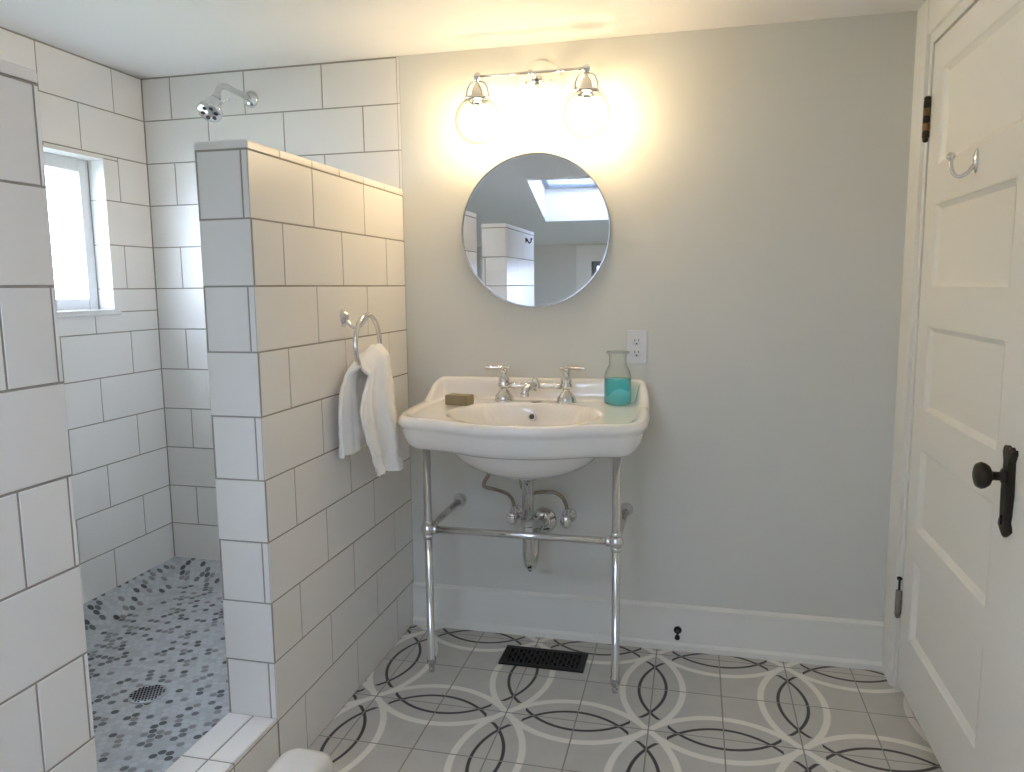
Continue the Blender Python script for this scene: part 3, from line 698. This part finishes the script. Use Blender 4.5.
# soap
so=V(1.56,-1.02,deck(-1.02)+0.008)
mb=MB(); bm=bmesh.new(); bmesh.ops.create_cube(bm,size=1)
for v in bm.verts: v.co=Vector((v.co.x*0.084,v.co.y*0.05,v.co.z*0.033))
bmesh.ops.bevel(bm,geom=bm.edges[:]+bm.verts[:],offset=0.0022,segments=2,affect='EDGES'); Rm=Matrix.Rotation(math.radians(-12),3,'Z')
bm.verts.index_update(); mb.add([so+Rm@v.co+Vector((0,0,0.0155)) for v in bm.verts],[[v.index for v in f.verts] for f in bm.faces],0,False); bm.free()
tag(mb.build('soap_bar',SOAPM),'olive brown bar of soap on the left of the sink deck','soap')

# bottle
bc=V(4.88,-0.50,deck(-0.50)+0.006); R=0.0445
bo=thing('glass_bottle','clear wide mouthed glass bottle half full of turquoise liquid','bottle',bc)
mb=MB(); mb.lathe([(0.0,0.001),(R-0.004,0.0),(R,0.004),(R,0.086),(R-0.002,0.098),(R-0.006,0.110),(0.0335,0.120),(0.0295,0.128),(0.0285,0.136),(0.0285,0.154),(0.031,0.162),(0.038,0.167),(0.0390,0.170),(0.037,0.172),(0.029,0.167)],bc,(0,0,1),48,cap=False); mb.build('glass',BOTTLEG,bo)
mb=MB(); mb.lathe([(0.0,0.004),(R-0.006,0.004),(R-0.002,0.008),(R-0.002,0.082),(R-0.003,0.083),(0,0.083)],bc,(0,0,1),48,cap=False); mb.build('liquid',LIQUID,bo)

# trap
tp=thing('sink_trap','chrome bottle shaped drain trap hanging below the sink bowl','drain pipe',V(3.14,-1.3,1))
mb=MB(); x=3.14
mb.lathe([(0.030,0.0),(0.030,-0.004),(0.0235,-0.010),(0.019,-0.016),(0.019,-(3.06-2.1)*H)],V(x,-1.45,3.06),(0,0,1),24)
mb.lathe([(0.020,0.006),(0.0245,0.003),(0.0245,-0.016),(0.021,-0.020)],V(x,-1.45,2.13),(0,0,1),8,smooth=False)
mb.build('tailpiece',NICKEL,tp)
mb=MB(); pts=cat([V(x,-1.45,2.1),V(x,-1.45,1.5),V(x,-1.38,1.20),V(x,-1.15,1.06),V(x,-0.92,1.2),V(x,-0.85,1.45),V(x+0.01,-0.78,1.62),V(x+0.03,-0.5,1.69),V(x+0.05,0,1.69)],8)
mb.tube(pts,0.0185,20); mb.lathe([(0.010,0),(0.012,-0.006),(0.007,-0.014),(0,-0.016)],V(x,-1.28,1.06),(0,0,1),14); mb.build('trap_bend',NICKEL,tp)
mb=MB(); mb.lathe([(0.047,0.0),(0.046,0.004),(0.038,0.012),(0.027,0.018),(0.022,0.020)],V(x+0.05,0,1.69),(0,-1,0),36); mb.build('flange',CHROME,tp)
# shutoff valves with supply hoses
def valve(x,pts,lab):
    v=thing('shutoff_valve',lab,'valve',V(x,0,1.84),'water shutoff valves under the sink')
    mb=MB(); mb.lathe([(0.027,0.0),(0.026,0.004),(0.018,0.010),(0.008,0.012),(0.008,0.030)],V(x,0,1.84),(0,-1,0),28); mb.build('flange',CHROME,v)
    mb=MB(); c=V(x,-0.25,1.84); mb.lathe([(0.012,-0.014),(0.012,0.012)],c,(0,1,0),16); mb.lathe([(0.009,0),(0.009,0.02),(0.011,0.021),(0.011,0.034),(0.007,0.036)],c,(0,0,1),8,smooth=False); mb.build('valve_body',CHROME,v)
    mb=MB(); mb.lathe([(0.006,0.01),(0.006,0.026),(0.016,0.028),(0.019,0.033),(0.019,0.038),(0.013,0.043),(0,0.044)],c,(0,-1,0),12,sx=1.25); mb.build('valve_handle',CHROME,v)
    mb=MB(); mb.tube(cat(pts,8),0.0062,12); mb.build('supply_hose',PIPE,v)
    return v
valve(2.56,[V(2.56,-0.25,2.0),V(2.52,-0.26,2.2),V(2.42,-0.35,2.36),V(2.22,-0.5,2.48),V(1.98,-0.6,2.56),V(1.96,-0.6,2.66),V(2.12,-0.6,2.95),V(2.3,-0.55,3.6)],'chrome shutoff valve left of the drain trap, with bent supply hose')
valve(3.77,[V(3.77,-0.25,2.0),V(3.74,-0.26,2.15),V(3.66,-0.32,2.34),V(3.48,-0.4,2.46),V(3.2,-0.5,2.48),V(2.98,-0.6,2.48),V(2.80,-0.62,2.7),V(2.9,-0.6,3.5)],'chrome shutoff valve right of the drain trap, with curved supply hose')

# ------------------------------------------------------------------ towel ring and towel
tr=thing('towel_ring','chrome towel ring mounted on the tiled half wall','towel ring',V(0,-3.09,6.42))
mb=MB(); mb.lathe([(0.020,0),(0.020,0.003),(0.016,0.006),(0.009,0.010),(0.007,0.016)],V(0,-3.20,6.42),(1,0,0),28,sx=1.45); mb.build('rosette',CHROME,tr)
RC=V(0.40,-3.02,5.90); RR=0.55*H
mb=MB(); mb.tube(cat([V(0.05,-3.20,6.36),V(0.16,-3.20,6.26),V(0.27,-3.20,6.22),V(0.36,-3.16,6.30),V(0.40,-3.06,6.40),V(0.43,-2.98,6.46)],6),[0.006]*30+[0.005],12); mb.ball(V(0.43,-2.98,6.46),0.007,14,10); mb.build('hook_arm',CHROME,tr)
mb=MB(); pts=[RC+Vector((0.0,math.cos(a)*RR,math.sin(a)*RR)) for a in [2*pi*k/48 for k in range(49)]]; mb.tube(pts,0.0074,12,cap=False)
mb.build('ring',CHROME,tr)
# towel: a gathered sheet over the ring's lower arc
NU,NV=60,110
bz=RC.z-RR  # bottom of ring
def towel_pt(u,v):
    # u in [-1,1] across, v in [0,1]: front hem -> over ring -> back hem
    vt=0.56
    tz=5.80+0.08*math.cos((u-0.45)*2.4)-0.20*max(0,-u)**2          # height of the gathered top
    if v<vt:
        t=v/vt; s=1-t            # s: 0 at the ring, 1 at the front hem
        e=s**1.02
        zb=3.36-0.10*math.sin((u+0.1)*2.0)+0.05*u
        z=tz-(tz-zb)*e
        cy=-2.90-0.06*sstep(0.08,0.3,s)+0.42*sstep(0.35,1.0,s); w=0.50+0.38*sstep(0.05,0.38,s)-0.10*sstep(0.6,1,s)
        amp=0.35+0.65*s
        cx=0.42+0.17*sstep(0,0.10,s)+0.05*s
        cx+=0.10*math.sin(u*4.6+0.9)*amp*sstep(0,0.12,s)+0.08*math.sin(u*10.0+2.2*s+1)*amp+0.022*math.sin(u*19+3*s)*amp
        cx-=0.16*max(0,u-0.2)*s
        return cx,cy+w*u,z
    t=(v-vt)/(1-vt); s=t
    z=tz-(tz-3.90-0.03*u)*t
    cy=-2.96-0.40*min(1,s*3.0)**0.8; w=0.50+0.08*min(1,s*2.0)
    cx=0.42-0.20*sstep(0.0,0.12,t)
    cx+=(0.065*math.sin(u*5.5+2.4)*(0.3+0.7*s)+0.03*math.sin(u*12+1)*s)*sstep(0,0.1,t)
    return max(0.09,cx),cy+w*u,z
bmv=[]
for j in range(NV+1):
    for i in range(NU+1):
        x,y,z=towel_pt(-1+2*i/NU,j/NV)
        v_=j/NV; band=max(sstep(0.045,0.055,v_)*sstep(0.10,0.09,v_),sstep(0.955,0.945,v_)*sstep(0.90,0.91,v_))
        x-=0.022*band*(1 if v_<0.5 else -0.4)
        p=V(x,y,z); nz_=noise.noise(p*38)*0.0035; p.x+=nz_
        bmv.append(p)
me=bpy.data.meshes.new('hand_towel'); me.from_pydata(bmv,[],[(j*(NU+1)+i,j*(NU+1)+i+1,(j+1)*(NU+1)+i+1,(j+1)*(NU+1)+i) for j in range(NV) for i in range(NU)])
me.polygons.foreach_set('use_smooth',[True]*len(me.polygons)); me.materials.append(TOWEL)
tw=bpy.data.objects.new('hand_towel',me); COL.objects.link(tw); tag(tw,'white terry hand towel draped through the chrome ring','towel')
md=tw.modifiers.new('thick','SOLIDIFY'); md.thickness=0.010; md.offset=0

# robe hook on the near half wall (seen in the mirror)
rh=thing('robe_hook','dark robe hook on the near half wall, visible in the mirror','hook',V(0,-12.9,8.7))
mb=MB(); mb.lathe([(0.010,0),(0.010,0.003),(0.005,0.006),(0.005,0.012)],V(0,-12.9,8.75),(1,0,0),18,sx=1.6); mb.build('mount_plate',BRONZE,rh)
mb=MB(); mb.tube(cat([V(0.06,-12.9,8.75),V(0.13,-12.9,8.64),V(0.20,-12.9,8.67),V(0.22,-12.9,8.78)],6),0.004,10); mb.ball(V(0.22,-12.9,8.79),0.006,12,8); mb.build('hook_arm',BRONZE,rh)

# ------------------------------------------------------------------ shower head
hd=thing('shower_fixture','chrome shower head on a short arm from the tiled back wall','shower head',V(-3.68,0,11.33))
mb=MB(); mb.lathe([(0.030,0),(0.030,0.003),(0.024,0.012),(0.014,0.017),(0.011,0.018)],V(-3.68,0,11.33),(0,-1,0),32); mb.build('flange',CHROME,hd)
mb=MB(); hb=V(-3.66,-1.36,11.08)
mb.tube(cat([V(-3.68,0,11.33),V(-3.68,-0.6,11.36),V(-3.68,-1.05,11.36),V(-3.67,-1.26,11.25),hb],7),0.0105,16); mb.build('arm',CHROME,hd)
ax=Vector((0.05,-0.62,-0.80)).normalized()
mb=MB(); mb.ball(hb,0.015,16,10); mb.lathe([(0.011,0.0),(0.016,0.008),(0.016,0.020),(0.021,0.024),(0.026,0.034),(0.031,0.056),(0.034,0.068),(0.040,0.072),(0.041,0.080),(0.038,0.084),(0.0,0.084)],hb,ax,36); mb.build('spray_head',CHROME,hd)
mb=MB(); e1=ax.cross(Vector((1,0,0))).normalized(); e2=ax.cross(e1)
for k in range(6):
    a=2*pi*k/6+0.3; mb.lathe([(0.0068,0),(0.0068,0.0022)],hb+ax*0.083+(e1*math.cos(a)+e2*math.sin(a))*0.022,ax,12)
mb.build('nozzles',mat('nozzle_rubber',(0.03,0.03,0.05),0.5),hd)
mb=MB(); q0=hb+ax*0.045; mb.tube([q0+Vector((0.02,0,0)),q0+Vector((0.055,0.005,0.018))],[0.004,0.003],10); mb.ball(q0+Vector((0.056,0.005,0.018)),0.006,12,8); mb.build('spray_lever',CHROME,hd)

# ------------------------------------------------------------------ shower drain
dc=V(-3.22,-5.22,shz(-3.22,-5.22)); 
dr=thing('shower_drain','round perforated metal drain in the shower floor','drain',dc)
mb=MB(); mb.lathe([(0.052,0.0),(0.052,0.002),(0.049,0.0035),(0.0,0.0035)],dc,(0,0,1),48); mb.build('drain_plate',mat('brushed_steel',(0.42,0.43,0.45),0.35,metal=0.8),dr)
mb=MB(); P_=0.0100
for i in range(-6,7):
    for j in range(-6,7):
        x=(i+(j%2)*0.5)*P_; y=j*P_*0.866
        if math.hypot(x,y)<0.0455: mb.lathe([(0.0037,0),(0.0037,0.0005)],dc+Vector((x,y,0.0034)),(0,0,1),6,smooth=False)
mb.build('drain_holes',VOID,dr)

# ------------------------------------------------------------------ floor register
x0,x1,y0,y1=2.49,4.32,-1.58,-0.75
rg=thing('floor_register','black cast iron floor vent between the sink legs','floor vent',V((x0+x1)/2,(y0+y1)/2,-ZF))
mb=MB(); zb=-ZF; f=0.13; t=0.006
def bx(a,b,c,d,z0,z1,cc=0.0012): mb.box(V(a,c,zb)+Vector((0,0,z0)),V(b,d,zb)+Vector((0,0,z1)),c=cc)
bx(x0,x1,y0,y0+f,0,t); bx(x0,x1,y1-f,y1,0,t); bx(x0,x0+f,y0+f,y1-f,0,t); bx(x1-f,x1,y0+f,y1-f,0,t); mb.build('frame',BLACK,rg)
mb=MB(); n=17
for i in range(1,n): 
    xx=x0+f+(x1-x0-2*f)*i/n; bx(xx-0.012,xx+0.012,y0+f,y1-f,0.001,t-0.001,0)
for j in range(1,4):
    yy=y0+f+(y1-y0-2*f)*j/4; bx(x0+f,x1-f,yy-0.014,yy+0.014,0.001,t-0.0012,0)
for i in range(n):
    for j in range(4):
        if (i+j)%2==0:
            xx=x0+f+(x1-x0-2*f)*(i+.5)/n; yy=y0+f+(y1-y0-2*f)*(j+.5)/4; mb.lathe([(0.0042,0.001),(0.0042,t-0.001)],V(xx,yy,zb),(0,0,1),8,smooth=False)
mb.build('grille',BLACK,rg)
mb=MB(); bx(x0+0.05,x1-0.05,y0+0.05,y1-0.05,0.0002,0.001,0); mb.build('duct_opening',VOID,rg)

# ------------------------------------------------------------------ door stop
ds=thing('door_stop','small black door stop peg fixed to the white baseboard','door stop',V(6.18,-0.10,-0.6))
b=V(6.20,-0.10,-0.585)
mb=MB(); mb.lathe([(0.0135,0),(0.0135,0.003),(0.011,0.006),(0.006,0.007)],b,(0,-1,0),24); mb.build('base',BLACK,ds)
mb=MB(); mb.tube([b,b+Vector((0,-0.052,0))],0.0042,12); mb.lathe([(0.004,0),(0.0088,0.002),(0.0088,0.010),(0.006,0.013)],b+Vector((0,-0.052,0)),(0,-1,0),18); mb.build('peg',BLACK,ds)

# ------------------------------------------------------------------ white bin by the curb
wb=thing('waste_bin','small white waste bin standing on the floor by the shower curb','bin',V(1.10,-7.62,-ZF))
def rr(cx,cy,w,d,z,r=0.24,n=6):
    o=[]
    for sx,sy,a0 in ((1,1,0),(-1,1,pi/2),(-1,-1,pi),(1,-1,3*pi/2)):
        for k in range(n+1):
            a=a0+pi/2*k/n; o.append(V(cx+sx*(w-r)+r*math.cos(a),cy+sy*(d-r)+r*math.sin(a),z))
    return o
cx,cy=1.10,-7.62
mb=MB(); mb.loft([rr(cx,cy,0.33,0.55,-ZF,.2),rr(cx,cy,0.36,0.58,-1.0,.2),rr(cx,cy,0.38,0.60,0.02,.2)],0,True); mb.build('body',RUBBER,wb)
mb=MB(); mb.loft([rr(cx,cy,0.385,0.61,0.02,.2),rr(cx,cy,0.40,0.62,0.04,.2),rr(cx,cy,0.40,0.62,0.14,.2),rr(cx,cy,0.38,0.60,0.23,.2),rr(cx,cy,0.33,0.55,0.28,.2),rr(cx,cy,0.24,0.46,0.31,.15)],0,True); mb.build('lid',RUBBER,wb)

# ------------------------------------------------------------------ world, camera
w=bpy.data.worlds.new('sky'); sc.world=w; w.use_nodes=True; nt=w.node_tree; bg=nt.nodes['Background']
tc=nt.nodes.new('ShaderNodeTexCoord'); sp=nt.nodes.new('ShaderNodeSeparateXYZ'); nt.links.new(tc.outputs['Generated'],sp.inputs[0])
rp=nt.nodes.new('ShaderNodeValToRGB'); nt.links.new(sp.outputs[2],rp.inputs[0])
rp.color_ramp.elements[0].color=(0.76,0.845,1.0,1); rp.color_ramp.elements[1].color=(0.65,0.76,1.0,1)
nt.links.new(rp.outputs[0],bg.inputs['Color']); bg.inputs['Strength'].default_value=13.0

cam=bpy.data.cameras.new('camera'); co=bpy.data.objects.new('camera',cam); COL.objects.link(co); sc.camera=co
rx,ry,rz=.1297,-.0105,.2382
f=Vector((-math.sin(rz)*math.cos(rx),math.cos(rz)*math.cos(rx),-math.sin(rx))); r=Vector((math.cos(rz),math.sin(rz),0)); u=r.cross(f)
r2=r*math.cos(ry)+u*math.sin(ry); u2=-r*math.sin(ry)+u*math.cos(ry)
M=Matrix(((r2.x,u2.x,-f.x,0),(r2.y,u2.y,-f.y,0),(r2.z,u2.z,-f.z,0),(0,0,0,1)))
M.translation=V(6.445,-16.35,6.943); co.matrix_world=M
cam.sensor_width=36; cam.lens=757.0*36/1024; cam.clip_start=0.02

vs_=sc.view_settings; vs_.view_transform='Standard'; vs_.look='None'; vs_.gamma=1; vs_.use_curve_mapping=False; vs_.exposure=1.44
sc.cycles.use_denoising=True; sc.cycles.max_bounces=12; sc.cycles.diffuse_bounces=8; sc.cycles.glossy_bounces=8; sc.cycles.transparent_max_bounces=16; sc.cycles.sample_clamp_indirect=25.0
